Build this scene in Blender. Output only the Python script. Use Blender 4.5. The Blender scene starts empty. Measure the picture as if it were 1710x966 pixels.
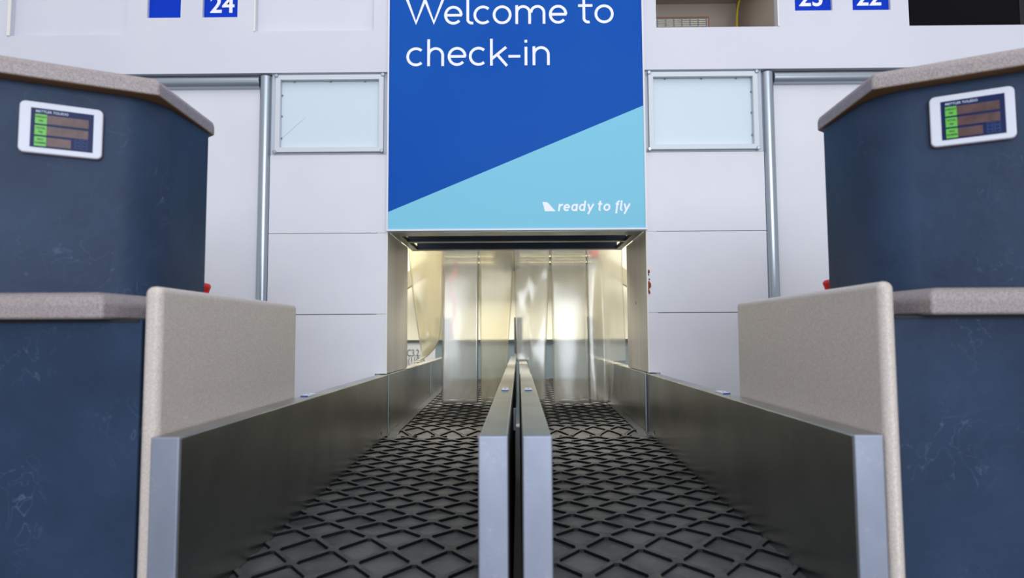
import bpy, bmesh, math, random
from mathutils import Vector, Matrix, noise
random.seed(7)
R = math.radians
B = 0.85                       # eye height above the floor; all Z() heights are given relative to the eye
def Z(z): return z + B
SC = bpy.context.scene
COL = SC.collection

# ------------------------------------------------------------------ camera
YAW, PITCH, ROLL, CX, FPX = -0.00968, 0.06953, -0.00484, 0.00763, 1109.2
fw = Vector((math.sin(YAW)*math.cos(PITCH), math.cos(YAW)*math.cos(PITCH), math.sin(PITCH)))
rt = Vector((math.cos(YAW), -math.sin(YAW), 0)); up = rt.cross(fw)
rt2 = rt*math.cos(ROLL) + up*math.sin(ROLL); up2 = -rt*math.sin(ROLL) + up*math.cos(ROLL)
cam = bpy.data.cameras.new('camera'); co = bpy.data.objects.new('camera', cam); COL.objects.link(co)
m3 = Matrix((rt2, up2, -fw)).transposed()
co.matrix_world = Matrix.Translation((CX, 0, B)) @ m3.to_4x4()
cam.sensor_width = 36; cam.lens = 36*FPX/1710; cam.clip_start = .02; cam.clip_end = 200
cam.dof.use_dof = True; cam.dof.focus_distance = 2.7; cam.dof.aperture_fstop = 2.8
SC.camera = co

# ------------------------------------------------------------------ light and exposure
SC.view_settings.view_transform = 'Standard'; SC.view_settings.look = 'None'
SC.view_settings.exposure = 0.0; SC.view_settings.gamma = 1; SC.view_settings.use_curve_mapping = False
w = bpy.data.worlds.new('world'); SC.world = w; w.use_nodes = True
bg = w.node_tree.nodes['Background']
bg.inputs[0].default_value = (.93, .95, 1.0, 1); bg.inputs[1].default_value = .64
def area(name, loc, target, sx, sy, power, color):
    l = bpy.data.lights.new(name, 'AREA'); l.shape = 'RECTANGLE'; l.size = sx; l.size_y = sy
    l.energy = power; l.color = color
    o = bpy.data.objects.new(name, l); COL.objects.link(o); o.location = loc
    o.rotation_euler = (Vector(target)-Vector(loc)).to_track_quat('-Z', 'Y').to_euler(); return o
area('hall_window_light', (1.3, -6.5, 2.7), (0, 3.0, 1.3), 5.4, 3.4, 415, (.86, .92, 1.0))
area('hall_ceiling_light', (0, -.5, 4.6), (0, .3, 0), 6, 5, 80, (.93, .95, 1.0))
area('rear_room_light', (0, 5.9, 3.05), (0, 5.9, 0), 3.5, 1.6, 265, (1.0, .965, .89))

# ------------------------------------------------------------------ materials
MATS = {}
def mat(name, col, rough=.5, metal=0., col2=None, nscale=30., namt=1., bump=0., bscale=None, spec=.5, stretch=None, trans=0., detail=4., ramp=(.35, .65), coat=0.):
    m = bpy.data.materials.new(name); m.use_nodes = True; nt = m.node_tree; p = nt.nodes['Principled BSDF']
    p.inputs['Base Color'].default_value = (*col, 1); p.inputs['Roughness'].default_value = rough
    p.inputs['Metallic'].default_value = metal; p.inputs['Specular IOR Level'].default_value = spec
    p.inputs['Coat Weight'].default_value = coat
    tc = nt.nodes.new('ShaderNodeTexCoord'); mp = nt.nodes.new('ShaderNodeMapping'); nt.links.new(tc.outputs['Object'], mp.inputs[0])
    if stretch: mp.inputs['Scale'].default_value = stretch
    if col2:
        n = nt.nodes.new('ShaderNodeTexNoise'); n.inputs['Scale'].default_value = nscale; n.inputs['Detail'].default_value = detail
        nt.links.new(mp.outputs[0], n.inputs[0])
        r = nt.nodes.new('ShaderNodeValToRGB'); r.color_ramp.elements[0].position, r.color_ramp.elements[1].position = ramp
        r.color_ramp.elements[0].color = (*col, 1); r.color_ramp.elements[1].color = (*col2, 1)
        nt.links.new(n.outputs[0], r.inputs[0]); nt.links.new(r.outputs[0], p.inputs['Base Color'])
    if bump:
        n = nt.nodes.new('ShaderNodeTexNoise'); n.inputs['Scale'].default_value = bscale or nscale; n.inputs['Detail'].default_value = 5
        nt.links.new(mp.outputs[0], n.inputs[0])
        b = nt.nodes.new('ShaderNodeBump'); b.inputs['Strength'].default_value = bump; b.inputs['Distance'].default_value = .002
        nt.links.new(n.outputs[0], b.inputs['Height']); nt.links.new(b.outputs[0], p.inputs['Normal'])
    MATS[name] = m; return m
def srgb(r, g, b):
    f = lambda c: (c/12.92 if c <= .04045 else ((c+.055)/1.055)**2.4)
    return tuple(f(c/255) for c in (r, g, b))

WALL = mat('wall_laminate', srgb(226, 226, 232), .45, col2=srgb(221, 221, 228), nscale=3, spec=.4)
HEAD = mat('header_laminate', srgb(219, 219, 228), .5, col2=srgb(214, 214, 224), nscale=2, spec=.35)
CREAMTRIM = mat('cream_trim', srgb(236, 232, 226), .5)
JAMB = mat('jamb_laminate', srgb(206, 200, 190), .35, col2=srgb(190, 181, 172), nscale=1.2, stretch=(1, 9, .35), ramp=(.3, .7))
SOFFIT = mat('soffit_metal', srgb(150, 148, 136), .35, .7)
DARKSLOT = mat('shutter_dark', srgb(66, 78, 98), .4)
ALU = mat('aluminium', srgb(168, 177, 186), .32, .85)
ALUF = mat('frame_aluminium', srgb(208, 213, 219), .5, .1)
PANE = mat('frosted_pane', srgb(212, 224, 232), .35, spec=.4)
PANEBACK = mat('frame_backing', srgb(196, 203, 212), .5)
CLIPM = mat('clip_dark', srgb(140, 140, 144), .5)
SCRATCH = mat('scratch_grey', srgb(188, 202, 214), .5)
BLUE = mat('sign_blue', srgb(0, 80, 174), .5, col2=srgb(12, 86, 178), nscale=1.6, spec=.12, ramp=(.35, .75))
CYAN = mat('sign_cyan', srgb(132, 204, 228), .5, spec=.15)
WHITE = mat('white_vinyl', srgb(246, 246, 252), .5)
SIGNFR = mat('sign_frame', srgb(226, 224, 232), .4)
NUMBLUE = mat('number_blue', srgb(0, 56, 190), .45, spec=.12)
SCREEN = mat('screen_black', srgb(5, 5, 8), .2, spec=.12)
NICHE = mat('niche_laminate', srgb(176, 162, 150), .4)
GRILLE = mat('grille_grey', srgb(140, 146, 162), .45)
WOODEDGE = mat('wood_edge', srgb(170, 118, 70), .6)
YELLOW = mat('yellow_cable', srgb(214, 190, 10), .45)
SLATE = mat('slate_laminate', srgb(36, 52, 76), .5, col2=srgb(46, 64, 90), nscale=5, bump=.6, bscale=38, spec=.2, ramp=(.35, .7))
STONE = mat('beige_solid_surface', srgb(188, 177, 168), .42, col2=srgb(210, 201, 194), nscale=420, detail=1, spec=.4, ramp=(.42, .6))
TOPSTONE = mat('beige_top_shaded', srgb(138, 128, 127), .4, col2=srgb(164, 154, 154), nscale=330, detail=1, spec=.4, ramp=(.4, .62))  # beige stone darkened: shade on the counter fronts is put into this colour
PLYBROWN = mat('plywood_brown', srgb(120, 84, 46), .6)  # brown plywood underside of the countertop
STEEL = mat('brushed_steel', srgb(186, 186, 181), .31, 1., col2=srgb(168, 168, 164), nscale=5, bump=.08, bscale=14, stretch=(1, 1, 1))
STEELEND = mat('worn_steel_end', srgb(160, 166, 182), .5, .8, col2=srgb(146, 153, 170), nscale=9, bump=.25, bscale=24, stretch=(1, 1, .5))
RUBBER = mat('dusty_rubber', srgb(42, 44, 46), .48, col2=srgb(98, 98, 95), nscale=7, bump=.5, bscale=140, spec=.45, ramp=(.3, .8), detail=7)
RUBBERRIB = mat('clean_rubber', srgb(9, 11, 14), .6, spec=.2)
RUBBERTOP = mat('worn_rubber_rib', srgb(74, 74, 71), .6, col2=srgb(50, 50, 49), nscale=30)
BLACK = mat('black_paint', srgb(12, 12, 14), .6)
HOUSING = mat('housing_grey', srgb(58, 60, 64), .5, .3)
TAG = mat('white_tag', srgb(225, 228, 235), .4)
TAGBLUE = mat('blue_tag_edge', srgb(60, 84, 140), .5)
FLOOR = mat('floor_stone', srgb(150, 150, 152), .3, col2=srgb(138, 138, 142), nscale=4)
CREAM = mat('rear_cream', srgb(236, 233, 216), .6)
DARKRED = mat('gasket_red', srgb(90, 24, 40), .5)
GREYBLUE = mat('collector_grey', srgb(116, 130, 140), .5)
PALEGREY = mat('label_grey', srgb(188, 192, 196), .5)
DARKCAP = mat('dark_cap', srgb(58, 66, 70), .5)
BEAM = mat('beam_beige', srgb(146, 140, 118), .55)
BULK = mat('bulkhead_grey', srgb(64, 64, 60), .5)
BULKTRIM = mat('bulkhead_trim', srgb(205, 196, 160), .5)
RED = mat('red_plastic', srgb(214, 34, 26), .35)
PINK = mat('red_cable_sheath', srgb(150, 52, 64), .5)
ORANGE = mat('raw_board_edge', srgb(176, 86, 50), .8, col2=srgb(90, 40, 30), nscale=120)
BEZEL = mat('bezel_white', srgb(212, 214, 226), .4, spec=.3)
NAVY = mat('display_navy', srgb(4, 26, 76), .35, spec=.15)
LCD = mat('display_window', srgb(92, 64, 64), .3, col2=srgb(72, 46, 46), nscale=40, spec=.3)
GREEN = mat('display_green', srgb(84, 178, 50), .4)
DARKTXT = mat('dark_print', srgb(24, 40, 30), .6)
PALETXT = mat('pale_print', srgb(190, 200, 220), .6)
DIMTXT = mat('dim_blue_print', srgb(50, 84, 140), .6)
BLACKTXT = mat('black_print', srgb(40, 42, 46), .6)
ROLLERM = mat('roller_dark', srgb(62, 68, 78), .5)
# slate: fine pale scuffs
def add_scuffs(m, col, scale=9., w0=.5, w1=.512, amt=.5):
    nt = m.node_tree; p = nt.nodes['Principled BSDF']; src = p.inputs['Base Color'].links[0].from_socket
    tc = nt.nodes.new('ShaderNodeTexCoord')
    n = nt.nodes.new('ShaderNodeTexNoise'); n.inputs['Scale'].default_value = scale; n.inputs['Detail'].default_value = 2; n.inputs['Distortion'].default_value = 2.2
    nt.links.new(tc.outputs['Object'], n.inputs[0])
    r = nt.nodes.new('ShaderNodeValToRGB'); e = r.color_ramp.elements
    e[0].position = w0-.012; e[0].color = (0, 0, 0, 1); e[1].position = w0; e[1].color = (1, 1, 1, 1)
    x = e.new(w1); x.color = (0, 0, 0, 1)
    n2 = nt.nodes.new('ShaderNodeTexNoise'); n2.inputs['Scale'].default_value = scale*.7; nt.links.new(tc.outputs['Object'], n2.inputs[0])
    r2 = nt.nodes.new('ShaderNodeValToRGB'); r2.color_ramp.elements[0].position = .52; r2.color_ramp.elements[1].position = .7
    nt.links.new(n.outputs[0], r.inputs[0]); nt.links.new(n2.outputs[0], r2.inputs[0])
    mu = nt.nodes.new('ShaderNodeMath'); mu.operation = 'MULTIPLY'; nt.links.new(r.outputs[0], mu.inputs[0]); nt.links.new(r2.outputs[0], mu.inputs[1])
    m2 = nt.nodes.new('ShaderNodeMath'); m2.operation = 'MULTIPLY'; m2.inputs[1].default_value = amt; nt.links.new(mu.outputs[0], m2.inputs[0])
    mx = nt.nodes.new('ShaderNodeMix'); mx.data_type = 'RGBA'; nt.links.new(m2.outputs[0], mx.inputs[0])
    nt.links.new(src, mx.inputs[6]); mx.inputs[7].default_value = (*col, 1); nt.links.new(mx.outputs[2], p.inputs['Base Color'])
add_scuffs(SLATE, srgb(104, 124, 152), 12, .5, .508, .45)
add_scuffs(STEELEND, srgb(225, 228, 236), 16, .5, .512, .22)
add_scuffs(RUBBER, srgb(128, 126, 120), 22, .5, .525, .5)
def pvc(name, tint, haze, gloss, rough, blur=.5):
    m = bpy.data.materials.new(name); m.use_nodes = True; nt = m.node_tree; nt.nodes.clear()
    out = nt.nodes.new('ShaderNodeOutputMaterial'); t = nt.nodes.new('ShaderNodeBsdfTransparent'); t.inputs[0].default_value = (*tint, 1)
    d = nt.nodes.new('ShaderNodeBsdfTranslucent'); d.inputs[0].default_value = (.86, .84, .74, 1)
    d2 = nt.nodes.new('ShaderNodeBsdfDiffuse'); d2.inputs[0].default_value = (.70, .69, .64, 1)
    a = nt.nodes.new('ShaderNodeMixShader'); a.inputs[0].default_value = .5; nt.links.new(d.outputs[0], a.inputs[1]); nt.links.new(d2.outputs[0], a.inputs[2])
    tc = nt.nodes.new('ShaderNodeTexCoord'); mp = nt.nodes.new('ShaderNodeMapping'); mp.inputs['Scale'].default_value = (1, 1, .25); nt.links.new(tc.outputs['Object'], mp.inputs[0])
    n = nt.nodes.new('ShaderNodeTexNoise'); n.inputs['Scale'].default_value = 16; n.inputs['Detail'].default_value = 8; nt.links.new(mp.outputs[0], n.inputs[0])
    mr = nt.nodes.new('ShaderNodeMapRange'); mr.inputs[1].default_value = .3; mr.inputs[2].default_value = .75
    mr.inputs[3].default_value = haze*.6; mr.inputs[4].default_value = haze*1.5; nt.links.new(n.outputs[0], mr.inputs[0])
    rf = nt.nodes.new('ShaderNodeBsdfRefraction'); rf.inputs['Color'].default_value = (*tint, 1); rf.inputs['Roughness'].default_value = .31; rf.inputs['IOR'].default_value = 1.06
    tm = nt.nodes.new('ShaderNodeMixShader'); tm.inputs[0].default_value = blur; nt.links.new(t.outputs[0], tm.inputs[1]); nt.links.new(rf.outputs[0], tm.inputs[2])
    b = nt.nodes.new('ShaderNodeMixShader'); nt.links.new(mr.outputs[0], b.inputs[0]); nt.links.new(tm.outputs[0], b.inputs[1]); nt.links.new(a.outputs[0], b.inputs[2])
    g = nt.nodes.new('ShaderNodeBsdfGlossy'); g.inputs[0].default_value = (1, 1, 1, 1); g.inputs['Roughness'].default_value = rough
    n2 = nt.nodes.new('ShaderNodeTexNoise'); n2.inputs['Scale'].default_value = 5; nt.links.new(tc.outputs['Object'], n2.inputs[0])
    bp = nt.nodes.new('ShaderNodeBump'); bp.inputs['Strength'].default_value = .3; bp.inputs['Distance'].default_value = .006; nt.links.new(n2.outputs[0], bp.inputs['Height']); nt.links.new(bp.outputs[0], g.inputs['Normal'])
    fr = nt.nodes.new('ShaderNodeFresnel'); fr.inputs[0].default_value = 1.5
    ma = nt.nodes.new('ShaderNodeMath'); ma.operation = 'MULTIPLY'; ma.inputs[1].default_value = gloss; nt.links.new(fr.outputs[0], ma.inputs[0])
    c = nt.nodes.new('ShaderNodeMixShader'); nt.links.new(ma.outputs[0], c.inputs[0]); nt.links.new(b.outputs[0], c.inputs[1]); nt.links.new(g.outputs[0], c.inputs[2])
    nt.links.new(c.outputs[0], out.inputs[0]); return m
PVC = pvc('yellowed_pvc', (.95, .92, .81), .11, .8, .2)
PVCCLEAR = pvc('clear_pvc', (.95, .95, .93), .12, 1.4, .2)
PVCDIRT = mat('pvc_grime', srgb(70, 72, 74), .7)

# ------------------------------------------------------------------ helpers
def tag(o, label, cat, group=None, kind=None):
    o['label'] = label; o['category'] = cat
    if group: o['group'] = group
    if kind: o['kind'] = kind
    return o
def empty(name, loc, label, cat, group=None, kind=None, rz=0):
    o = bpy.data.objects.new(name, None); COL.objects.link(o); o.location = loc; o.rotation_euler = (0, 0, rz)
    o.empty_display_size = .1
    return tag(o, label, cat, group, kind)
def obj(name, bm, m, parent=None, smooth=False, bevel=0., segs=3, local=False, solid=0., topbevel=0.):
    """link a bmesh as one mesh object; vertices are in world space unless local (then in the parent's space)"""
    bmesh.ops.remove_doubles(bm, verts=bm.verts[:], dist=1e-6)
    bmesh.ops.recalc_face_normals(bm, faces=bm.faces[:])
    me = bpy.data.meshes.new(name); bm.to_mesh(me); bm.free()
    for x in (m if isinstance(m, (list, tuple)) else [m]): me.materials.append(x)
    o = bpy.data.objects.new(name, me); COL.objects.link(o)
    if parent is not None:
        o.parent = parent
        if not local:
            pm = Matrix.Identity(4); q = parent
            while q is not None:
                pm = (Matrix.Translation(q.location) @ q.rotation_euler.to_matrix().to_4x4()) @ pm; q = q.parent
            me.transform(pm.inverted())
    if smooth:
        for p in me.polygons: p.use_smooth = True
    if bevel:
        b = o.modifiers.new('bevel', 'BEVEL'); b.width = bevel; b.segments = segs; b.limit_method = 'ANGLE'; b.angle_limit = R(35)
        b.harden_normals = True
        for p in me.polygons: p.use_smooth = True
    if topbevel:
        z1 = max(v.co.z for v in me.vertices); at = me.attributes.new('bevel_weight_edge', 'FLOAT', 'EDGE')
        for e in me.edges:
            za, zb = (me.vertices[i].co.z for i in e.vertices)
            at.data[e.index].value = 1. if za > z1-1e-5 and zb > z1-1e-5 else .22
        b = o.modifiers.new('bevel', 'BEVEL'); b.width = topbevel; b.segments = 6; b.limit_method = 'WEIGHT'; b.harden_normals = True
        for p in me.polygons: p.use_smooth = True
    if solid:
        s = o.modifiers.new('solidify', 'SOLIDIFY'); s.thickness = solid; s.offset = 0
    return o
def bx(bm, x0, x1, y0, y1, z0, z1, mi=0):
    v = [bm.verts.new(p) for p in ((x0,y0,z0),(x1,y0,z0),(x1,y1,z0),(x0,y1,z0),(x0,y0,z1),(x1,y0,z1),(x1,y1,z1),(x0,y1,z1))]
    for f in ((0,3,2,1),(4,5,6,7),(0,1,5,4),(1,2,6,5),(2,3,7,6),(3,0,4,7)):
        q = bm.faces.new([v[i] for i in f]); q.material_index = mi
    return bm
def box(*a): return bx(bmesh.new(), *a)
def prism(bm, pts, a, b, axis='z', mi=0):
    """extrude a 2D outline along an axis: z -> (x,y), y -> (x,z)"""
    mk = (lambda p, h: (p[0], p[1], h)) if axis == 'z' else ((lambda p, h: (p[0], h, p[1])) if axis == 'y' else (lambda p, h: (h, p[0], p[1])))
    A = [bm.verts.new(mk(p, a)) for p in pts]; C = [bm.verts.new(mk(p, b)) for p in pts]; n = len(pts)
    fs = [bm.faces.new(A), bm.faces.new(C[::-1])] + [bm.faces.new((A[i], A[(i+1) % n], C[(i+1) % n], C[i])) for i in range(n)]
    for f in fs: f.material_index = mi
    return bm
def cyl(bm, c, r0, r1, h, axis='z', n=24, mi=0):
    ring = lambda r, t: [bm.verts.new({'z': (c[0]+r*math.cos(a), c[1]+r*math.sin(a), c[2]+t), 'y': (c[0]+r*math.cos(a), c[1]+t, c[2]+r*math.sin(a)), 'x': (c[0]+t, c[1]+r*math.cos(a), c[2]+r*math.sin(a))}[axis]) for a in (2*math.pi*i/n for i in range(n))]
    A = ring(r0, 0); C = ring(r1, h)
    fs = [bm.faces.new(A), bm.faces.new(C[::-1])] + [bm.faces.new((A[i], A[(i+1) % n], C[(i+1) % n], C[i])) for i in range(n)]
    for f in fs: f.material_index = mi
    return bm
def lathe(bm, c, prof, n=24):
    rings = [[bm.verts.new((c[0]+r*math.cos(2*math.pi*i/n), c[1]+r*math.sin(2*math.pi*i/n), c[2]+z)) for i in range(n)] for r, z in prof]
    for a, b in zip(rings, rings[1:]):
        for i in range(n): bm.faces.new((a[i], a[(i+1) % n], b[(i+1) % n], b[i]))
    bm.faces.new(rings[0][::-1]); bm.faces.new(rings[-1]); return bm
def tube(bm, pts, r, n=10):
    pts = [Vector(p) for p in pts]; rings = []
    for i, p in enumerate(pts):
        d = (pts[min(i+1, len(pts)-1)]-pts[max(i-1, 0)]).normalized()
        u = d.orthogonal().normalized() if abs(d.z) < .99 else Vector((1, 0, 0)); u = (u-d*u.dot(d)).normalized(); v = d.cross(u)
        rings.append([bm.verts.new(p+r*(math.cos(a)*u+math.sin(a)*v)) for a in (2*math.pi*k/n for k in range(n))])
    for a, b in zip(rings, rings[1:]):
        for i in range(n): bm.faces.new((a[i], a[(i+1) % n], b[(i+1) % n], b[i]))
    bm.faces.new(rings[0][::-1]); bm.faces.new(rings[-1]); return bm
def holed(bm, x0, x1, z0, z1, holes, y0, y1, mi=0):
    """a slab in the x-z plane with rectangular openings"""
    xs = sorted({x0, x1} | {min(max(h[i], x0), x1) for h in holes for i in (0, 1)}); zs = sorted({z0, z1} | {min(max(h[i], z0), z1) for h in holes for i in (2, 3)})
    solid = lambda i, k: 0 <= i < len(xs)-1 and 0 <= k < len(zs)-1 and not any(h[0]-1e-7 <= xs[i] and xs[i+1] <= h[1]+1e-7 and h[2]-1e-7 <= zs[k] and zs[k+1] <= h[3]+1e-7 for h in holes)
    V = {}
    def v(x, y, z):
        k = (round(x, 6), round(y, 6), round(z, 6))
        if k not in V: V[k] = bm.verts.new((x, y, z))
        return V[k]
    for i in range(len(xs)-1):
        for k in range(len(zs)-1):
            if not solid(i, k): continue
            a, b, c, d = xs[i], xs[i+1], zs[k], zs[k+1]
            F = [[(a,y0,c),(b,y0,c),(b,y0,d),(a,y0,d)], [(a,y1,c),(a,y1,d),(b,y1,d),(b,y1,c)]]
            if not solid(i-1, k): F.append([(a,y0,c),(a,y0,d),(a,y1,d),(a,y1,c)])
            if not solid(i+1, k): F.append([(b,y0,c),(b,y1,c),(b,y1,d),(b,y0,d)])
            if not solid(i, k-1): F.append([(a,y0,c),(a,y1,c),(b,y1,c),(b,y0,c)])
            if not solid(i, k+1): F.append([(a,y0,d),(b,y0,d),(b,y1,d),(a,y1,d)])
            for f in F:
                q = bm.faces.new([v(*p) for p in f]); q.material_index = mi
    return bm
def frame(bm, x0, x1, z0, z1, wd, y0, y1):
    """mitred rectangular frame"""
    o = [(x0,z0),(x1,z0),(x1,z1),(x0,z1)]; n = [(x0+wd,z0+wd),(x1-wd,z0+wd),(x1-wd,z1-wd),(x0+wd,z1-wd)]
    V = [[bm.verts.new((p[0], y, p[1])) for p in q] for q in (o, n) for y in (y0, y1)]; of, ob, nf, nb_ = V
    for i in range(4):
        j = (i+1) % 4
        for q in ((of[i], of[j], nf[j], nf[i]), (ob[j], ob[i], nb_[i], nb_[j]), (ob[i], ob[j], of[j], of[i]), (nf[i], nf[j], nb_[j], nb_[i])): bm.faces.new(q)
    return bm

# --- lettering: single-line strokes given a width
def arc(cx, cy, rx, ry, a0, a1, n=22): return [(cx+rx*math.cos(R(a0+(a1-a0)*i/n)), cy+ry*math.sin(R(a0+(a1-a0)*i/n))) for i in range(n+1)]
def glyph(ch, h):
    A = 1.42; q = h/2
    return {
     'o': ([arc(.47,.5,.47-q,.5-q,0,360,40)], .94),
     'c': ([arc(.47,.5,.47-q,.5-q,48,312,32)], .86),
     'e': ([arc(.47,.5,.47-q,.5-q,0,318,36), [(q,.5),(.94-q*.6,.5)]], .94),
     'l': ([[(q,A),(q,.26)]+arc(.3,.26,.3-q,.26-q,185,285,10)], .34),
     'h': ([[(q,0),(q,A)], arc(.43,.56,.43-q,.44-q,180,0,20)+[(.86-q,0)]], .86),
     'n': ([[(q,0),(q,1)], arc(.43,.56,.43-q,.44-q,180,0,20)+[(.86-q,0)]], .86),
     'm': ([[(q,0),(q,1)], arc(.39,.6,.39-q,.4-q,180,0,20)+[(.78-q,0)], arc(1.1,.6,.39-q,.4-q,180,0,20)+[(1.49-q,0)]], 1.49),
     'k': ([[(q,0),(q,A)], [(.8,.97),(q,.34)], [(.34,.6),(.84,-.02)]], .88),
     'i': ([[(q,0),(q,.98)], [(q,1.2),(q,1.2+h*1.05)]], h),
     '-': ([[(0,.48),(.6,.48)]], .6),
     't': ([[(.2+q,1.38),(.2+q,.28)]+arc(.47,.28,.27-q,.28-q,185,290,10), [(0,.95),(.68,.95)]], .72),
     'W': ([[(.05,1.42),(.52,.02),(.97,1.36),(1.42,.02),(1.9,1.42)]], 1.94),
     'r': ([[(q,0),(q,1)], arc(.5,.5,.5-q,.5-q,180,82,12)], .56),
     'a': ([arc(.45,.5,.45-q,.5-q,0,360,36), [(.9-q,1),(.9-q,0)]], .92),
     'd': ([arc(.45,.5,.45-q,.5-q,0,360,36), [(.9-q,A),(.9-q,0)]], .92),
     'y': ([[(.05,1),(.46,.08)], [(.86,1),(.2,-.42)]], .9),
     'f': ([arc(.58,1.12,.3,.3-q,75,180,12)+[(.28,-.35)], [(0,.93),(.6,.93)]], .62),
    }[ch]
def stroke_text(letters, base, xh, h, yf, th, shear=0.):
    """letters: (char, left x, right x) in metres; lettering cut from sheet of thickness th standing on plane y=yf"""
    bm = bmesh.new()
    for ch, x0, x1 in letters:
        paths, wd = glyph(ch, h); sx = (x1-x0)/wd
        for kp, pth in enumerate(paths):
            th_ = th*(1+.12*kp)
            P = [Vector((x0+x*sx + shear*y*xh, y*xh + base)) for x, y in pth]
            L, Rr = [], []; closed = (P[0]-P[-1]).length < 1e-5
            if closed: P = P[:-1]
            n = len(P)
            for i, p in enumerate(P):
                a = P[(i-1) % n] if (closed or i) else p; b = P[(i+1) % n] if (closed or i < n-1) else p
                d1 = (p-a).normalized() if a is not p else (b-p).normalized(); d2 = (b-p).normalized() if b is not p else d1
                t = (d1+d2)
                t = t.normalized() if t.length > 1e-6 else d1
                nn = Vector((-t.y, t.x)); k = 1/max(.35, nn.dot(Vector((-d1.y, d1.x)))); hw = h*xh/2*k
                L.append(p+nn*hw); Rr.append(p-nn*hw)
            if ch == 'W': L = [Vector((q.x, max(q.y, base))) for q in L]; Rr = [Vector((q.x, max(q.y, base))) for q in Rr]
            F = lambda q, y: bm.verts.new((q.x, y, q.y))
            Lf = [F(q, yf-th_) for q in L]; Rf = [F(q, yf-th_) for q in Rr]; Lb = [F(q, yf) for q in L]; Rb = [F(q, yf) for q in Rr]
            for i in range(n if closed else n-1):
                j = (i+1) % n
                bm.faces.new((Lf[i], Lf[j], Rf[j], Rf[i])); bm.faces.new((Lb[i], Lb[j], Lf[j], Lf[i])); bm.faces.new((Rf[i], Rf[j], Rb[j], Rb[i]))
            if not closed:
                bm.faces.new((Lf[0], Rf[0], Rb[0], Lb[0])); bm.faces.new((Lf[-1], Lb[-1], Rb[-1], Rf[-1]))
    return bm
def text_mesh(body, size, offset=0., th=.001, align='CENTER'):
    """solid lettering as a bmesh in x-z, standing up, facing -y"""
    c = bpy.data.curves.new('text', 'FONT'); c.body = body; c.size = size; c.offset = offset; c.extrude = th/2; c.align_x = align
    o = bpy.data.objects.new('text', c); COL.objects.link(o)
    dg = bpy.context.evaluated_depsgraph_get(); me = bpy.data.meshes.new_from_object(o.evaluated_get(dg))
    bpy.data.objects.remove(o); bpy.data.curves.remove(c)
    bm = bmesh.new(); bm.from_mesh(me); bpy.data.meshes.remove(me)
    bm.transform(Matrix.Rotation(R(90), 4, 'X')); return bm

# ================================================================== SETTING
DW = 3.275          # plane of the check-in wall
tag(obj('floor', box(-9, 9, -10, 9, -.1, 0), FLOOR), 'pale stone hall floor under the counters', 'floor', kind='structure')
# rear baggage room
tag(obj('wall_rear', box(-3.2, 3.2, 7.6, 7.7, 0, 3.2), CREAM), 'cream wall of the baggage room behind the curtain', 'wall', kind='structure')
tag(obj('wall_rear_left', box(-3.3, -3.2, 3.36, 7.7, 0, 3.2), CREAM), 'cream side wall at left of the baggage room', 'wall', kind='structure')
tag(obj('wall_rear_right', box(3.2, 3.3, 3.36, 7.7, 0, 3.2), CREAM), 'cream side wall at right of the baggage room', 'wall', kind='structure')
tag(obj('ceiling', box(-3.3, 3.3, 3.36, 7.7, 3.2, 3.3), CREAM), 'cream ceiling of the baggage room', 'ceiling', kind='structure')

# check-in wall: core, laminate panels, header with openings, portal reveals
wall = empty('wall_back', (0, DW, 0), 'pale lavender check-in wall with panels and portal', 'wall', kind='structure')
HT = Z(2.35)
NZ = Z(1.98)
niche_core = (.711, 1.322, Z(1.548), NZ); niche_cut = (.696, 1.337, Z(1.53), Z(2.02))
obj('wall_core', holed(bmesh.new(), -3.3, 3.3, 0, 3.3, [(-.72, .72, 0, Z(.525)), niche_cut], 3.335, 3.36), WALL, wall)
OPEN = [(-2.586, -1.979, Z(1.535), NZ), (-1.877, -1.706, Z(1.623), Z(1.83)), (-1.594, -1.415, Z(1.623), Z(1.83)), (-1.325, -.719, Z(1.547), NZ),
        niche_core, (1.412, 1.600, Z(1.629), Z(1.83)), (1.702, 1.892, Z(1.629), Z(1.83)), (1.982, 2.59, Z(1.545), NZ), (-.645, .645, 0, HT)]
obj('header_panel', holed(bmesh.new(), -3.3, 3.3, Z(1.330), HT, OPEN, 3.262, 3.300), HEAD, wall)
for s, n in ((-1, 'left'), (1, 'right')):
    mk = lambda a, b: (a, b) if s > 0 else (-b, -a)
    for z0, z1, notch in ((.5125, .911, 0), (.1085, .5105, 0), (-.85, .1050, 1)):
        x0, x1 = mk(.6445, 1.238)
        nx = mk(.64, .699)
        o = obj('wall_panel', holed(bmesh.new(), x0, x1, Z(z0), Z(z1), [(nx[0], nx[1], 0, Z(-.186))] if notch else [], DW, 3.295), WALL, wall, bevel=.0012, segs=1)
    x0, x1 = mk(.700, 1.238)
    obj('panel_backing', box(*mk(.6445, 1.238), 3.296, 3.334, Z(-.18), Z(1.328)), DARKCAP, wall)
    # portal reveal
    obj('portal_jamb', box(*mk(.644, .695), 3.2765, 3.89, Z(-.186), Z(.519)), JAMB, wall)
    obj('jamb_trim', box(*mk(.640, .646), 3.268, 3.2755, Z(-.186), Z(.519)), CREAMTRIM, wall)
# recess covers at left
for a, b, z in ((-2.586, -1.979, 1.535), (-1.325, -.719, 1.547)):
    obj('recess_cover', box(a-.01, b+.01, 3.3005, 3.334, Z(z)-.01, NZ+.01), HEAD, wall)
obj('recess_trim', box(-2.590, -2.575, 3.256, 3.2615, Z(1.535), NZ), CREAMTRIM, wall)
obj('recess_trim', box(-1.329, -1.321, 3.257, 3.2615, Z(1.547), NZ), CREAMTRIM, wall)
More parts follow.
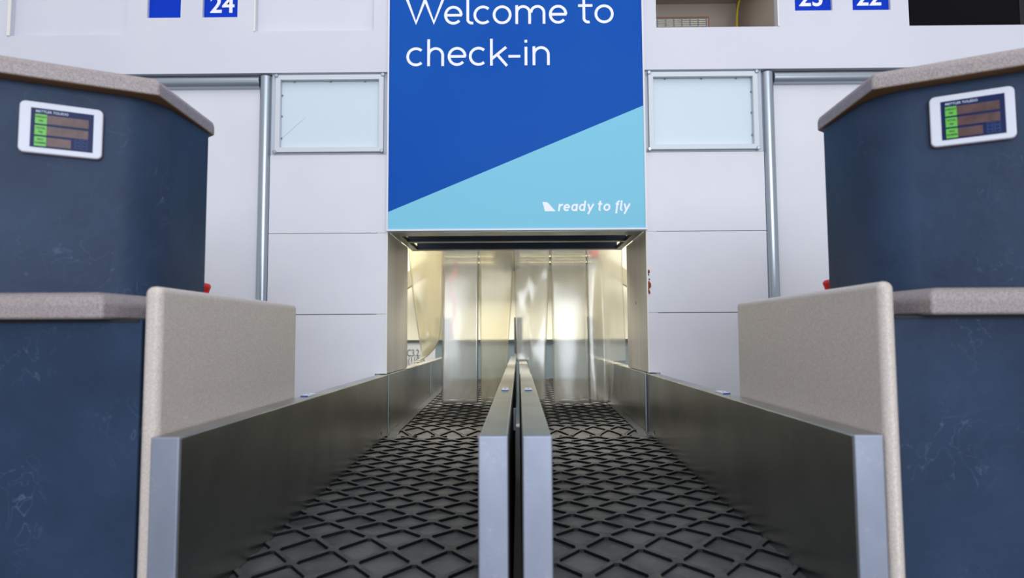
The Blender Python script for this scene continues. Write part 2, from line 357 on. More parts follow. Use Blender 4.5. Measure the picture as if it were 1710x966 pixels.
# deep niche at right
nb = bmesh.new()
GX0, GX1, GZ0, GZ1 = .697, 1.152, 1.752, 1.897
holed(nb, .698, 1.395, Z(1.40), Z(2.02), [(.702, GX1, Z(GZ0), Z(GZ1))], 3.87, 3.885)
bx(nb, 1.3225, 1.335, 3.301, 3.87, Z(1.53), Z(2.02)); bx(nb, .698, .7105, 3.301, 3.87, Z(1.53), Z(2.02))
bx(nb, .711, 1.322, 3.301, 3.87, NZ, NZ+.015); bx(nb, .711, 1.322, 3.301, 3.87, Z(1.533), Z(1.5475))
obj('niche_lining', nb, NICHE, wall)
obj('niche_edge', box(1.3225, 1.329, 3.257, 3.2615, Z(1.548), NZ), CREAMTRIM, wall)
# chipped edge by the portal
cb = bmesh.new()
for i in range(16):
    zz = .115+.115*i/16 + random.uniform(-.004, .004)
    if 9 < i < 13: continue
    r = random.uniform(.003, .009)
    bmesh.ops.create_icosphere(cb, subdivisions=1, radius=r, matrix=Matrix.Translation((.649+random.uniform(0, .008), 3.272, Z(zz+.09))) @ Matrix.Diagonal((1, .45, 1.3, 1)))
obj('chipped_edge', cb, ORANGE, wall)
# small mark on right jamb
obj('screw_mark', box(.6425, .6439, 3.60, 3.606, Z(.165), Z(.178)), BLACK, wall)

# soffit of the shutter housing
sof = empty('trim_1', (0, 3.3, Z(.519)), 'grey metal shutter soffit with two dark slots', 'soffit', kind='structure')
sb = bmesh.new(); z0, z1 = Z(.519), Z(.545)
for s in (-1, 1): bx(sb, *sorted((s*.606, s*.640)), 3.42, 4.05, z0, z1)
bx(sb, -.640, .640, 3.285, 3.445, z0, z1); bx(sb, -.6055, .6055, 3.665, 3.70, z0, z1); bx(sb, -.640, .640, 4.01, 4.05, z0, z1)
obj('soffit_frame', sb, SOFFIT, sof, bevel=.003, segs=2)
obj('front_lip', box(-.640, .640, 3.268, 3.284, Z(.512), Z(.524)), ALU, sof, bevel=.002)
for y0, y1 in ((3.446, 3.664), (3.701, 4.009)):
    sl = bmesh.new(); bx(sl, -.6055, .6055, y1-.012, y1, Z(.5215), Z(.62)); bx(sl, -.6055, .6055, y0, y0+.01, Z(.53), Z(.62)); bx(sl, -.6055, .6055, y0+.01, y1-.012, Z(.61), Z(.62))
    obj('shutter_slot', sl, DARKSLOT, sof)
obj('shutter_box', box(-.648, .648, 3.337, 4.06, Z(.63), Z(1.0)), DARKSLOT, sof)

# doors at either side (only their portal-side halves show past the counters)
for k, s in ((1, -1), (2, 1)):
    d = empty('door_%d' % k, (s*1.75, DW, 0), 'white flush door in round grey tube frame, %s of the portal' % ('left' if s < 0 else 'right'), 'door', kind='structure')
    xa, xb = sorted((s*1.285, s*2.20))
    obj('door_leaf', box(xa, xb, 3.300, 3.334, .004, Z(1.275)), WALL, d)
    t = bmesh.new(); prof = [(-.030, .03), (-.030, -.004), (-.025, -.017), (-.015, -.026), (0, -.030), (.015, -.026), (.025, -.017), (.030, -.004), (.030, .03)]
    for xc in (1.268, 2.22):
        prism(t, [(s*xc+p[0], 3.285+p[1]) for p in prof], 0, Z(1.318))
    obj('frame_post', t, ALU, d, bevel=.003, segs=2)
    t = bmesh.new(); prism(t, [(3.287+p[1], Z(1.290)+p[0]) for p in prof], *sorted((s*1.2985, s*2.19)), 'x')
    obj('frame_head', t, ALU, d, bevel=.003, segs=2)
# framed frosted panes
for k, s in ((1, -1), (2, 1)):
    n = empty('window_%d' % k, (s*.945, DW, Z(1.12)), 'frosted pale blue pane in a bolted aluminium frame, %s of the blue sign' % ('left' if s < 0 else 'right'), 'window', kind='structure')
    mk = lambda a, b: (a, b) if s > 0 else (-b, -a)
    xa, xb = mk(.648, 1.238)
    hb = holed(bmesh.new(), xa, xb, Z(.9145), Z(1.3295), [(*mk(.690, 1.190), Z(.945), Z(1.297))], 3.284, 3.2955)
    obj('backing_plate', hb, PANEBACK, n)
    fo = mk(.666, 1.213)
    obj('window_frame', frame(bmesh.new(), fo[0], fo[1], Z(.922), Z(1.318), .0245, 3.262, 3.2835), ALUF, n, bevel=.0015, segs=2)
    obj('pane', box(*mk(.6905, 1.1895), 3.290, 3.2945, Z(.9455), Z(1.2965)), PANE, n)
    for x, z in ((fo[0], .924), (fo[1]-.006, .926), (fo[0]+.004, 1.315), (fo[1]-.004, 1.316)):
        cb = cyl(bmesh.new(), (x, 3.256, Z(z)), .008, .0105, .0055, 'y'); obj('bolt', cb, ALU, n, bevel=.001)
    far = s*1.186
    for f in (.12, .5, .86):
        obj('clip', box(fo[0]+.03+f*.485-.004, fo[0]+.03+f*.485+.004, 3.2835, 3.2898, Z(1.288), Z(1.2935)), CLIPM, n)
        obj('clip', box(far-.003, far+.003, 3.2835, 3.2898, Z(.96+f*.3), Z(.968+f*.3)), CLIPM, n)
    if s < 0:
        pb = prism(bmesh.new(), [(-1.186, Z(1.003)), (-1.183, Z(1.001)), (-1.066, Z(1.108)), (-1.067, Z(1.110))], 3.2893, 3.2899, 'y'); obj('scratch', pb, SCRATCH, n)

# ================================================================== SIGNS
sg = empty('welcome_sign', (0, 3.26, Z(.52)), 'tall blue and light blue welcome sign hanging above the baggage portal', 'sign')
YS = 3.246
obj('sign_frame', frame(bmesh.new(), -.643, .643, Z(.516), HT, .0085, YS-.006, 3.272), SIGNFR, sg)
obj('blue_field', prism(bmesh.new(), [(-.6344, Z(.612)), (.6344, Z(1.140)), (.6344, HT-.0086), (-.6344, HT-.0086)], YS, YS+.02, 'y'), BLUE, sg)
obj('light_blue_field', prism(bmesh.new(), [(-.6344, Z(.5246)), (.6344, Z(.5246)), (.6344, Z(1.140)), (-.6344, Z(.612))], YS, YS+.02, 'y'), CYAN, sg)
KX = .003020
X1 = lambda c: -.5525+(640+c*.2573-679)*KX
l1 = [('W',150,400),('e',400,520),('l',545,586),('c',590,704),('o',715,838),('m',862,1057),('e',1080,1199),('t',1270,1368),('o',1375,1500)]
for wd in (l1[:7], l1[7:]): obj('word', stroke_text([(c, X1(a), X1(b)) for c, a, b in wd], Z(1.565), .0975, .14, YS, .001), WHITE, sg)
l2 = [('c',155,270),('h',291,400),('e',423,545),('c',560,675),('k',697,812),('-',816,893),('i',920,939),('n',972,1083)]
obj('word', stroke_text([(c, X1(a), X1(b)) for c, a, b in l2], Z(1.351), .0975, .14, YS, .001), WHITE, sg)
X2 = lambda c: -.5525+(880+c*.12422-679)*KX
l3 = [('r',400,458),('e',468,552),('a',570,655),('d',672,757),('y',782,862),('t',915,975),('o',993,1083),('f',1148,1196),('l',1212,1243),('y',1258,1338)]
for wd in (l3[:5], l3[5:7], l3[7:]): obj('word', stroke_text([(c, X2(a), X2(b)) for c, a, b in wd], Z(.6095), .0365, .235, YS, .001, .13), WHITE, sg)
zz = lambda c: Z(.6095)+(352-c)*.12422*KX
obj('fin_logo', prism(bmesh.new(), [(X2(230), zz(352)), (X2(370), zz(352)), (X2(282), zz(252)), (X2(266), zz(236)), (X2(245), zz(229)), (X2(197), zz(228)), (X2(214), zz(285))], YS-.001, YS, 'y'), WHITE, sg)

for name, a, b, z, num, lab in (
    ('number_sign', -1.877, -1.706, 1.623, None, 'blank blue number plate recessed in the header, left of plate 24'),
    ('number_sign', -1.594, -1.415, 1.623, '24', 'blue number plate reading 24 recessed in the header'),
    ('number_sign', 1.412, 1.600, 1.629, '23', 'blue number plate reading 23 recessed in the header'),
    ('number_sign', 1.702, 1.892, 1.629, '22', 'blue number plate reading 22 recessed in the header')):
    t = empty(name, ((a+b)/2, 3.31, Z(z)), lab, 'sign', 'blue counter number plates in the header')
    obj('plate', box(a+.001, b-.001, 3.279, 3.334, Z(z)+.0005, Z(1.829)), NUMBLUE, t)
    if num:
        tb = text_mesh(num, .128, .0022, .002); tb.transform(Matrix.Translation(((a+b)/2+.004*(1 if a < 0 else -1), 3.2778, Z(z)+.033)))
        obj('digits', tb, WHITE, t)
t = empty('flight_screen', (2.285, 3.3, Z(1.545)), 'black switched-off screen set in the header at the right edge', 'screen')
obj('screen_glass', box(1.984, 2.55, 3.284, 3.29, Z(1.5465), NZ-.002), SCREEN, t)
obj('screen_case', box(1.984, 2.589, 3.291, 3.334, Z(1.5465), NZ-.002), BLACK, t)
obj('side_bezel', box(2.551, 2.5885, 3.281, 3.2905, Z(1.5465), NZ-.002), BLACK, t)
# grille and cable in the niche
gr = empty('vent_grille', (.89, 3.87, Z(1.70)), 'grey slotted vent grille at the back of the open niche', 'grille')
slots = [(GX0+.012+i*.0485, GX0+.0545+i*.0485, Z(1.758+k*.0123), Z(1.7655+k*.0123)) for i in range(9) for k in range(11)]
slots = [q for q in slots if q[0] > .712]
obj('grille_plate', holed(bmesh.new(), .706, GX1-.004, Z(GZ0), Z(GZ1)-.004, slots, 3.872, 3.878), GRILLE, gr)
obj('wood_edge', box(.706, GX1+.006, 3.866, 3.8695, Z(GZ1)-.003, Z(GZ1)+.003), WOODEDGE, gr); obj('wood_edge', box(GX1, GX1+.006, 3.866, 3.8695, Z(GZ0), Z(GZ1)-.0035), WOODEDGE, gr)
pts = [(1.262+.008*math.sin(i*.5)+.0003*i*i, 3.72, Z(1.555)+i*.034) for i in range(12)]
tag(obj('yellow_cable', tube(bmesh.new(), pts, .0055), YELLOW, smooth=True), 'thin yellow cable hanging down inside the open niche', 'cable')

# ================================================================== COUNTERS
def rounded(pts, r, n=6):
    """round every corner of an outline that has r>0"""
    out = []
    for i, p in enumerate(pts):
        rr = r[i]
        if not rr: out.append(p); continue
        a = Vector(pts[i-1])-Vector(p); b = Vector(pts[(i+1) % len(pts)])-Vector(p); c = Vector(p)
        a.normalize(); b.normalize(); ang = a.angle(b); t = rr/math.tan(ang/2)
        P, Q = c+a*t, c+b*t; cen = c+(a+b).normalized()*(rr/math.sin(ang/2))
        v0, v1 = P-cen, Q-cen; tot = v0.angle(v1); sgn = 1 if v0.cross(v1) > 0 else -1
        for k in range(n+1):
            th = sgn*tot*k/n; out.append((cen.x+v0.x*math.cos(th)-v0.y*math.sin(th), cen.y+v0.x*math.sin(th)+v0.y*math.cos(th)))
    return out
def counter(s, side):
    t = empty('check_in_counter', (s*1.2, 1.6, 0), 'slate blue check-in counter with beige tops, on the %s of the conveyors' % side, 'counter', 'check-in counters flanking the conveyors')
    M = lambda pts: [(s*x, y) for x, y in pts]
    obj('lower_panel', box(*sorted((s*.731, s*1.75)), 1.297, 1.95, 0, Z(.034)), SLATE, t)
    obj('shadow_gap', box(*sorted((s*.736, s*1.745)), 1.294, 1.2968, Z(.029), Z(.0345)), BLACK, t)
    obj('shelf', prism(bmesh.new(), M([(1.76, 1.264), (.790, 1.264), (.764, 1.45), (.764, 1.96), (1.76, 1.96)]), Z(.035), Z(.088)), TOPSTONE, t, topbevel=.030)
    up_ = rounded([(1.74, 1.280), (1.116, 1.280), (.8005, 1.4527), (.7985, 1.700), (1.74, 1.72)], [0, .05, .115, .01, 0], 12)
    o = obj('upper_panel', prism(bmesh.new(), M(up_), Z(.0885), Z(.5295)), SLATE, t)
    for p in o.data.polygons: p.use_smooth = True
    o.data.set_sharp_from_angle(angle=R(30))
    top = [(1.78, 1.246), (1.104, 1.246), (.781, 1.421), (.793, 1.715), (.835, 1.75), (1.78, 1.75)]
    tb = prism(bmesh.new(), M(top), Z(.530), Z(.572)); tb.faces.ensure_lookup_table()
    for q in tb.faces:
        if all(abs(v.co.z-Z(.530)) < 1e-6 for v in q.verts): q.material_index = 1
    obj('countertop', tb, [TOPSTONE, PLYBROWN], t, topbevel=.021)
    return t
counter(-1, 'left'); counter(1, 'right')
for s, side in ((-1, 'left'), (1, 'right')):
    o = obj('divider_panel', box(*sorted((s*.6920, s*(.728 if s < 0 else .723))), 1.293 if s < 0 else 1.263, 2.094, 0, Z(.100)), STONE, bevel=.0155, segs=6)
    tag(o, 'upright beige speckled divider slab between the %s counter and its conveyor' % side, 'panel', 'beige divider slabs beside the conveyors')
    b = empty('push_button', (s*.838, 1.755, Z(.0885)), 'red push button on the shelf behind the %s counter' % side, 'button', 'red push buttons behind the counters')
    obj('button_head', lathe(bmesh.new(), (s*.838, 1.755, Z(.0885)), [(.018, .012), (.020, .026), (.0235, .038), (.0255, .043), (.0255, .047), (.022, .052), (.010, .055)]), RED, b, smooth=True)
    obj('button_collar', lathe(bmesh.new(), (s*.838, 1.755, Z(.0885)), [(.026, .0005), (.026, .008), (.018, .0118)]), BLACK, b)

def display(s, side, cx_, cy_, zc):
    ang = math.atan2(.107, .196)
    # local frame: x along the panel seen left to right, y into the panel, z up
    rz = ang if s < 0 else -ang
    t = empty('weight_display', (cx_, cy_, zc), 'white framed weight display with three dark readouts on the %s counter' % side, 'display', 'weight displays on the counters', rz=rz)
    def L(bm): return bm
    o = obj('bezel', prism(bmesh.new(), rounded([(-.0735, -.054), (.0735, -.054), (.0735, .054), (-.0735, .054)], [.011]*4, 6), -.012, 0, 'y'), BEZEL, t, bevel=.003, segs=3, local=True)
    obj('back_gasket', prism(bmesh.new(), rounded([(-.0745, -.0555), (.0745, -.0548), (.0745, .0535), (-.0740, .0535)], [.011]*4, 6), -.002, .0, 'y'), DARKRED, t, local=True)
    obj('display_face', box(-.0535, .0565, -.0128, -.0122, -.042, .0405), NAVY, t, local=True)
    for k, (z0, x1) in enumerate(((.0085, .0475), (-.0150, .0475), (-.0385, .0175))):
        obj('readout', box(-.0255, x1, -.0134, -.0129, z0, z0+.0185), LCD, t, local=True)
        kb = obj('caption_key', box(-.0460, -.0257, -.0134, -.0129, z0-.0008, z0+.0192), GREEN, t, local=True)
        for ln, (txt, dz, sz) in enumerate(((('WEIGHT', 'TOTAL', 'BAG')[k], .0118, .0052), (('(kg)', '(kg)', 'NUMBER')[k], .0045, .0048))):
            tb = text_mesh(txt, sz, .0001, .0003); tb.transform(Matrix.Translation((-.0358, -.0136, z0+dz))); obj('caption', tb, DARKTXT, kb, local=True)
    tb = text_mesh('METTLER TOLEDO', .0068, .0001, .0003, 'LEFT'); tb.transform(Matrix.Translation((-.0455, -.0130, .0315))); obj('maker_print', tb, PALETXT, t, local=True)
    for i in range(2):
        for k in range(3):
            b = bmesh.new(); frame(b, .0245+i*.0125, .0345+i*.0125, -.0225-k*.0075, -.0165-k*.0075, .0006, -.0131, -.0128); obj('touch_key', b, DIMTXT, t, local=True)
ux, uy = .196/.2233, .107/.2233
for s, side in ((-1, 'left'), (1, 'right')):
    # point of the flat panel at which the display hangs
    d0 = .1085
    px, py = -1.050+ux*d0, 1.316+uy*d0
    display(s, side, s*-1*px if s > 0 else px, py, Z(.4345) if s < 0 else Z(.447))

# ================================================================== CONVEYORS
def belt_z(y): return Z(-.5618+.0254*y)
def belt_mesh(x0, x1, rows, xnode, px, y0, y1, zf, d=.0075, wr=.0062):
    """rubber belt: plate of recessed diamond pockets between ribs. rows: y of successive node rows, half a pitch apart"""
    bm = bmesh.new(); hp = px/2
    for j in range(1, len(rows)-1):
        ya, yb, yc = rows[j-1], rows[j], rows[j+1]; off = xnode + (hp if j % 2 else 0)
        k0 = math.floor((x0-off)/px)-1; k1 = math.ceil((x1-off)/px)+1
        for k in range(k0, k1+1):
            c = off+k*px
            if c+hp < x0 or c-hp > x1: continue
            O = [(c, ya), (c+hp, yb), (c, yc), (c-hp, yb)]
            fy = lambda q, f: (c+(q[0]-c)*f, yb+(q[1]-yb)*f)
            f = 1-wr/(hp*(yc-yb)/math.hypot(hp, yc-yb))
            f2 = f-.02
            I = [fy(q, f) for q in O]
            def cut(I, e):
                out = []
                for i in range(4):
                    p, a, b = Vector(I[i]), Vector(I[i-1]), Vector(I[(i+1) % 4])
                    out += [p+(a-p)*e, p+(b-p)*e]
                return out
            P8 = cut(I, .09); F8 = cut([fy(q, f2) for q in O], .09)
            ov = [bm.verts.new((*q, 0)) for q in O]; iv = [bm.verts.new((*q, 0)) for q in P8]; fv = [bm.verts.new((*q, -d)) for q in F8]
            for i in range(4):
                q = bm.faces.new((ov[i], iv[2*i], iv[2*i+1])); q.material_index = 2
                q = bm.faces.new((ov[i], iv[2*i+1], iv[(2*i+2) % 8], ov[(i+1) % 4])); q.material_index = 2
            for i in range(8):
                q = bm.faces.new((iv[i], fv[i], fv[(i+1) % 8], iv[(i+1) % 8])); q.material_index = 1
            bm.faces.new(fv).material_index = 0
    bmesh.ops.remove_doubles(bm, verts=bm.verts[:], dist=2e-5)
    for co_, no in (((x0, 0, 0), (-1, 0, 0)), ((x1, 0, 0), (1, 0, 0)), ((0, y0, 0), (0, -1, 0)), ((0, y1, 0), (0, 1, 0))):
        bmesh.ops.bisect_plane(bm, geom=bm.verts[:]+bm.edges[:]+bm.faces[:], plane_co=co_, plane_no=no, clear_outer=True)
    for v in bm.verts: v.co.z += zf(v.co.y)
    # carcass below
    n = 24; ys = [y0+(y1-y0)*i/n for i in range(n+1)]
    T = [(bm.verts.new((x0, y, zf(y)-d-.0003)), bm.verts.new((x1, y, zf(y)-d-.0003)), bm.verts.new((x0, y, zf(y)-d-.006)), bm.verts.new((x1, y, zf(y)-d-.006))) for y in ys]
    for a, b in zip(T, T[1:]):
        for q in ((a[0], b[0], b[2], a[2]), (a[1], a[3], b[3], b[1]), (a[2], b[2], b[3], a[3])): bm.faces.new(q).material_index = 1
    return bm
# node rows of the near belts (the last two before the end roller are stretched)
near_rows = [1.5645-.0915*i for i in range(5, 0, -1)] + [1.5645, 1.6560, 1.7472, 1.8140, 1.8785, 1.9435, 2.0115] 
while near_rows[-1] < 3.3: near_rows.append(near_rows[-1]+.0655)
far_rows = [3.02+.0, 3.145, 3.27, 3.395, 3.505]
while far_rows[-1] < 6.5: far_rows.append(far_rows[-1]+.0665)
def far_z(y): return belt_z(y) - (0 if y > 3.34 else ((3.34-y)/.09)**2*.012)
RT = -.190
def rail(name, xa, xb, ya, yb, parent, zb=-.70):
    b = box(*sorted((xa, xb)), ya, yb, Z(zb), Z(RT)); return obj(name, b, STEEL, parent, bevel=.004, segs=3)
for s, side in ((-1, 'left'), (1, 'right')):
    t = empty('baggage_conveyor', (s*.35, 2.24, 0), 'near %s baggage conveyor with black diamond belt between steel guards' % side, 'conveyor', 'near baggage conveyors')
    srt = lambda a, b: sorted((s*a, s*b))
    nx = s*.3775 if s < 0 else .3731
    off = .008 if s < 0 else .017
    rows = [y+off for y in near_rows]
    xnode = nx if (rows.index(min(rows, key=lambda y: abs(y-1.57))) % 2 == 1) else nx-.07175
    obj('belt', belt_mesh(*srt(.0705, .6345), rows, xnode, .1435, 1.26, 3.225, lambda y: belt_z(y)), [RUBBER, RUBBERRIB, RUBBERTOP], t)
    obj('bed', box(*srt(.0705, .6345), 1.29, 3.262, .12, Z(-.56)), HOUSING, t)
    obj('drive_roller', cyl(bmesh.new(), (srt(.075, .63)[0], 3.243, Z(-.52)), .0135, .0135, .555, 'x'), BLACK, t)
    obj('base_cabinet', box(*srt(.03, .68), 1.34, 3.262, .0, .119), BLACK, t)
    for nm, xa, xb, ys in (('side_guard', .6355, .6890, 3.273), ('center_guard', .0142, .0690, 3.300)):
        g = rail(nm, s*xa, s*xb, 1.274, ys, t)
        e = obj('end_cap', box(*srt(xa-.0006, xb+.0006), 1.266, 1.2735, Z(-.705), Z(RT)+.0006), STEELEND, g, bevel=.003, segs=3)
        if nm == 'center_guard': obj('dark_slit_sheet', box(*srt(.0122, .0140), 1.28, 3.299, Z(-.70), Z(RT)-.008), BLACK, g)  # black sheet added on the inner face so the slit reads dark
        xm, ym = (.665, 2.115) if nm == 'side_guard' else (.040, 2.302)
        if nm == 'side_guard' and s > 0: ym = 2.15
        tg = obj('tag_block', box(*srt(xm-.0115, xm+.0115), ym-.022, ym+.060, Z(RT)+.0001, Z(RT)+.005), TAG, g, bevel=.001, segs=1)
        obj('tag_base', box(*srt(xm-.0118, xm+.0118), ym-.0225, ym-.0221, Z(RT)+.0002, Z(RT)+.0045), TAGBLUE, tg)
        obj('tag_mark', box(*srt(xm-.002, xm+.002), ym+.01, ym+.03, Z(RT)+.0049, Z(RT)+.0053), TAGBLUE, tg)
        if nm == 'side_guard':
            obj('bolt_hole', cyl(bmesh.new(), (s*.6352, 3.13, Z(-.455)), .009, .009, .0006*s, 'x', 14), BLACK, g)
    # far conveyor
    f = empty('feed_conveyor', (s*.35, 4.8, 0), 'far %s conveyor running under the strip curtain into the baggage room' % side, 'conveyor', 'far feed conveyors')
    obj('belt', belt_mesh(*srt(.078, .590), far_rows, (-.4546 if s < 0 else .4546), .129, 3.268, 6.25, far_z), [RUBBER, RUBBERRIB, RUBBERTOP], f)
    lb = bmesh.new()
    prism(lb, [(3.275, belt_z(3.275)-.026), (6.25, belt_z(6.25)-.013), (6.25, belt_z(6.25)-.05), (3.275, belt_z(3.275)-.06)], *srt(.0695, .6345), 'x')
    obj('bed', lb, HOUSING, f)
    lb = bmesh.new(); prism(lb, [(3.30, belt_z(3.3)-.02), (3.36, belt_z(3.36)+.001), (6.25, belt_z(6.25)+.001), (6.25, belt_z(6.25)-.012), (3.36, belt_z(3.36)-.012)], *srt(.5915, .6345), 'x')
    obj('edge_ledge', lb, HOUSING, f)
    obj('base_cabinet', box(*srt(.03, .66), 3.305, 6.25, 0, Z(-.565)), HOUSING, f)
    for nm, xa, xb in (('side_guard', .6355, .6900), ('center_guard', .0105 if s > 0 else .0142, .0655 if s > 0 else .0680)):
        for (ya, yb) in ((3.277 if nm == 'side_guard' else 3.302, 4.60 if nm == 'center_guard' else 4.847), (4.602 if nm == 'center_guard' else 4.851, 6.25)):
            dz = -.006 if (nm == 'center_guard' and ya > 4) else 0
            g = obj(nm, box(*srt(xa, xb), ya, yb, Z(-.56), Z(RT)+dz), STEEL, f, bevel=.003, segs=2)
        if nm == 'side_guard':
            obj('bolt_hole', cyl(bmesh.new(), (s*.6352, 4.72, Z(-.40)), .009, .009, .0006*s, 'x', 14), BLACK, g)
    jb = cyl(bmesh.new(), (s*(.6287 if s > 0 else .6332), 3.284, belt_z(3.275)+.004), .0065 if s > 0 else .002, .0065 if s > 0 else .002, Z(RT)-belt_z(3.275)-.003, 'z', 12)
    obj('joint_strip', jb, ALU, f, smooth=False)
    jb = cyl(bmesh.new(), (s*.6335, 4.849, belt_z(4.849)+.004), .0045, .0045, Z(RT)-belt_z(4.849)-.003, 'z', 12)
    obj('joint_strip', jb, ALU, f)
    r = empty('guide_roller', (s*.665, 6.20, Z(RT)), 'upright dark guide roller at the end of the %s conveyor side, seen through the curtain' % side, 'roller', 'guide rollers behind the curtain')
    obj('roller_sleeve', lathe(bmesh.new(), (s*.665, 6.20, Z(RT)), [(.038, .02), (.040, .03), (.040, .35), (.034, .36)]), ROLLERM, r)
    obj('roller_base', lathe(bmesh.new(), (s*.665, 6.20, Z(RT)), [(.026, .0005), (.026, .0195)]), ALU, r)
r = empty('guide_roller', (.0, 6.22, Z(RT)), 'upright dark guide roller at the middle rails, seen through the curtain', 'roller', 'guide rollers behind the curtain')
obj('roller_sleeve', lathe(bmesh.new(), (0.005, 6.22, Z(RT)), [(.038, .02), (.040, .03), (.040, .35), (.034, .36)]), ROLLERM, r)
obj('roller_base', lathe(bmesh.new(), (0.005, 6.22, Z(RT)), [(.05, -.0055), (.05, .0195)]), ALU, r)
# fittings in the slit between the middle guards
tag(obj('gap_bracket', box(-.0120, -.003, 2.30, 2.325, Z(-.325), Z(-.252)), ALU), 'small pale bracket deep in the slit between the middle rails', 'bracket')

# ================================================================== STRIP CURTAIN
CY = 4.40
cr = empty('curtain_rail', (0, CY, Z(.64)), 'steel hanging rail above the plastic strip curtain', 'rail')
obj('rail_bar', box(-.80, .80, CY-.01, CY+.01, Z(.625), Z(.665)), STEEL, cr, bevel=.003)
for s in (-1, 1): obj('rail_bracket', box(*sorted((s*.78, s*.80)), 4.062, CY-.011, Z(.63), Z(.66)), STEEL, cr)
def strip(fn, m, label, nu=14, nv=44):
    bm = bmesh.new(); V = [[bm.verts.new(fn(i/nu, j/nv)) for i in range(nu+1)] for j in range(nv+1)]
    for j in range(nv):
        for i in range(nu): bm.faces.new((V[j][i], V[j][i+1], V[j+1][i+1], V[j+1][i]))
    o = obj('curtain_strip', bm, m, smooth=True, solid=.003)
    return tag(o, label, 'curtain strip', 'strips of the plastic curtain')
TOPZ = .624
def lerp(a, b, t): return a+(b-a)*t
sm = lambda t: t*t*(3-2*t)
bz = lambda y: belt_z(y)-B+.006
def flat(xt0, xt1, xb0, xb1, zb, tilt=0., wav=0., ph=0., bend=0., dy=0.):
    def fn(u, v):
        z = lerp(TOPZ, zb, v)
        x = lerp(lerp(xt0, xt1, u), lerp(xb0, xb1, u), sm(v))
        y = CY+dy - tilt*v*1.05 + wav*math.sin(v*6.3+ph)*(.4+u) + bend*(4*u*(1-u)-.5)*v
        return (x, y, Z(z))
    return fn
LE = [(-.724, .624), (-.721, .553), (-.697, .316), (-.669, .118), (-.638, -.08), (-.612, -.165)]
RE = [(-.496, .624), (-.496, .553), (-.497, .316), (-.500, .118), (-.522, -.04), (-.575, -.126), (-.640, -.163), (-.706, -.180)]
def along(P, t):
    d = [0]
    for a, b in zip(P, P[1:]): d.append(d[-1]+math.hypot(b[0]-a[0], b[1]-a[1]))
    t *= d[-1]
    for k in range(len(P)-1):
        if t <= d[k+1]+1e-9:
            f = (t-d[k])/(d[k+1]-d[k]); g = lambda q: [P[min(max(k+n, 0), len(P)-1)][q] for n in (-1, 0, 1, 2)]
            out = []
            for q in (0, 1):
                a, b, c, e = g(q); out.append(.5*(2*b+(c-a)*f+(2*a-5*b+4*c-e)*f*f+(3*b-a-3*c+e)*f**3))
            return out
    return P[-1]
def s1(u, v):      # leftmost strip: its foot curls up on the left guard
    a, b = along(LE, v), along(RE, v)
    x, z = lerp(a[0], b[0], u), lerp(a[1], b[1], u)
    y = CY - .02 + .05*math.sin(u*3.14)*sm(v) - .16*u*max(0, v-.72)/.28
    return (x, y, Z(z))
strip(s1, PVC, 'yellowed strip at the far left, its foot curled on the left side guard')
strip(flat(-.494, -.258, -.496, -.258, bz(CY)+.004, .03, .004, 0, .015), PVCCLEAR, 'whitish flat strip hanging over the left belt, second from the left')
strip(flat(-.254, -.020, -.243, -.078, bz(CY)+.012, -.012, .003, 1, .012, .012), PVC, 'yellowish flat strip third from the left, beside the middle rails')
def s4(u, v):
    z = lerp(TOPZ, lerp(-.172, bz(CY)+.012, min(1, max(0, (u-.45)/.04))), v)
    x = lerp(lerp(-.022, .214, u), lerp(-.008, .182, u), sm(v))
    y = CY+.004 + .012*math.sin(v*8+.6)*math.sin(u*4.4+.7) + .005*math.cos(v*13)*u
    return (x, y, Z(z))
strip(s4, PVCCLEAR, 'rippled glossy strip fourth from the left, resting on the middle rails')
strip(flat(.224, .456, .232, .462, bz(CY)+.004, .055, .003, .5, -.012, -.004), PVCCLEAR, 'brightly reflecting flat strip over the right belt, second from the right')
def s6(u, v):      # rightmost strip: folded where it meets the right guard
    z = lerp(TOPZ, lerp(bz(CY)+.006, -.180, min(1, max(0, (u-.60)/.05))), v)
    x = lerp(lerp(.464, .698, u), lerp(.470, .712, u), v)
    fold = .035*math.exp(-((u-.42)/.16)**2)*sm(min(1, v*1.6)); y = CY - fold + .012*math.sin(v*5) - (.03*max(0, v-.7)*3*max(0, .62-u))
    if u <= .60: x = min(x, .622)
    return (x, y, Z(z))
strip(s6, PVCCLEAR, 'folded glossy strip at the far right, draped over the right side guard', 18, 50)

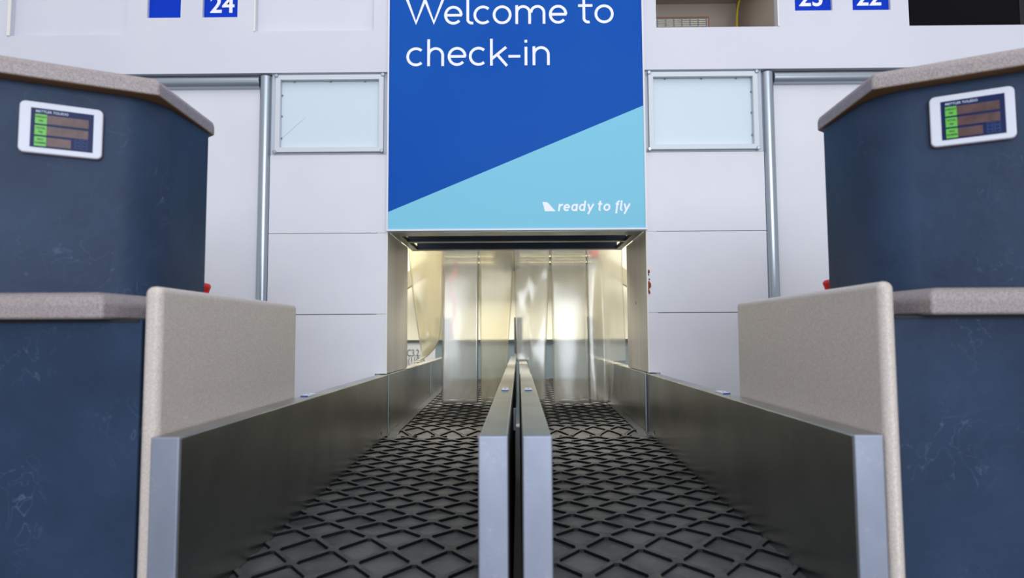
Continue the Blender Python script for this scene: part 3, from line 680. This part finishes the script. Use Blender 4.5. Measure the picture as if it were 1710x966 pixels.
# ================================================================== BAGGAGE ROOM
cc = empty('collector_conveyor', (0, 6.7, 0), 'grey cross conveyor with dark cap seen behind the strip curtain', 'conveyor')
obj('side_panel', box(-2.6, 2.6, 6.45, 6.47, .0, Z(-.066)), GREYBLUE, cc)
obj('top_cap', box(-2.6, 2.6, 6.435, 6.475, Z(-.0655), Z(-.042)), DARKCAP, cc)
obj('belt', box(-2.6, 2.6, 6.476, 7.2, Z(-.16), Z(-.13)), RUBBERRIB, cc)
obj('rear_panel', box(-2.6, 2.6, 7.21, 7.23, 0, Z(-.06)), GREYBLUE, cc)
ls = empty('code_label', (-1.0, 6.449, Z(-.3)), 'pale grey label reading C3.2. (1100) on the cross conveyor at left', 'label')
obj('label_plate', box(-1.22, -.80, 6.444, 6.4495, Z(-.33), Z(-.07)), PALEGREY, ls)
for txt, xx, z in (('C3.2.', -1.075, -.198), ('(1100)', -1.065, -.270)):
    tb = text_mesh(txt, .094, 0, .002, 'LEFT'); tb.transform(Matrix.Diagonal((.66, 1, 1, 1))); tb.transform(Matrix.Translation((xx, 6.4430, Z(z)))); obj('lettering', tb, BLACKTXT, ls)
pf = empty('trim_2', (0, 6.8, 0), 'beige steel portal with bulkhead and diagonal braces in the baggage room', 'portal frame', kind='structure')
for s in (-1, 1):
    obj('column', box(*sorted((s*.81, s*1.0)), 7.25, 7.35, 0, 3.19), BEAM, pf)
    obj('brace', prism(bmesh.new(), [(s*1.001, Z(.667)), (s*1.30, Z(.455)), (s*1.30, Z(.635)), (s*1.001, Z(.85))], 7.26, 7.34, 'y'), BEAM, pf)
bk = bmesh.new(); bx(bk, -.798, .798, 7.20, 7.24, Z(.70), Z(1.30)); obj('bulkhead', bk, BULK, pf)
for z in (.785, .85): obj('bulkhead_trim', box(-.798, .798, 7.185, 7.1995, Z(z), Z(z)+.012), BULKTRIM, pf)
tag(obj('red_cable', tube(bmesh.new(), [(-.700+.05*math.sin(i*.55+.9)*(1-i/22), 7.16, Z(.80)-i*.04) for i in range(22)], .014), PINK, smooth=True), 'red cable hanging behind the second strip from the left', 'cable')
tag(obj('cable_reel', lathe(bmesh.new(), (0, 0, 0), [(.06, 0), (.13, .0), (.13, .05), (.06, .05)]), BLACK), 'round dark fitting on the grey bulkhead, blurred behind the curtain', 'fitting')
o = bpy.data.objects['cable_reel']; o.rotation_euler = (R(90), 0, 0); o.location = (-.12, 7.1995, Z(.86))
tag(obj('red_fitting', lathe(bmesh.new(), (.84, 7.17, Z(.83)), [(.025, 0), (.038, .02), (.038, .08), (.02, .10)]), PINK), 'small red fitting high behind the rightmost strip', 'fitting')
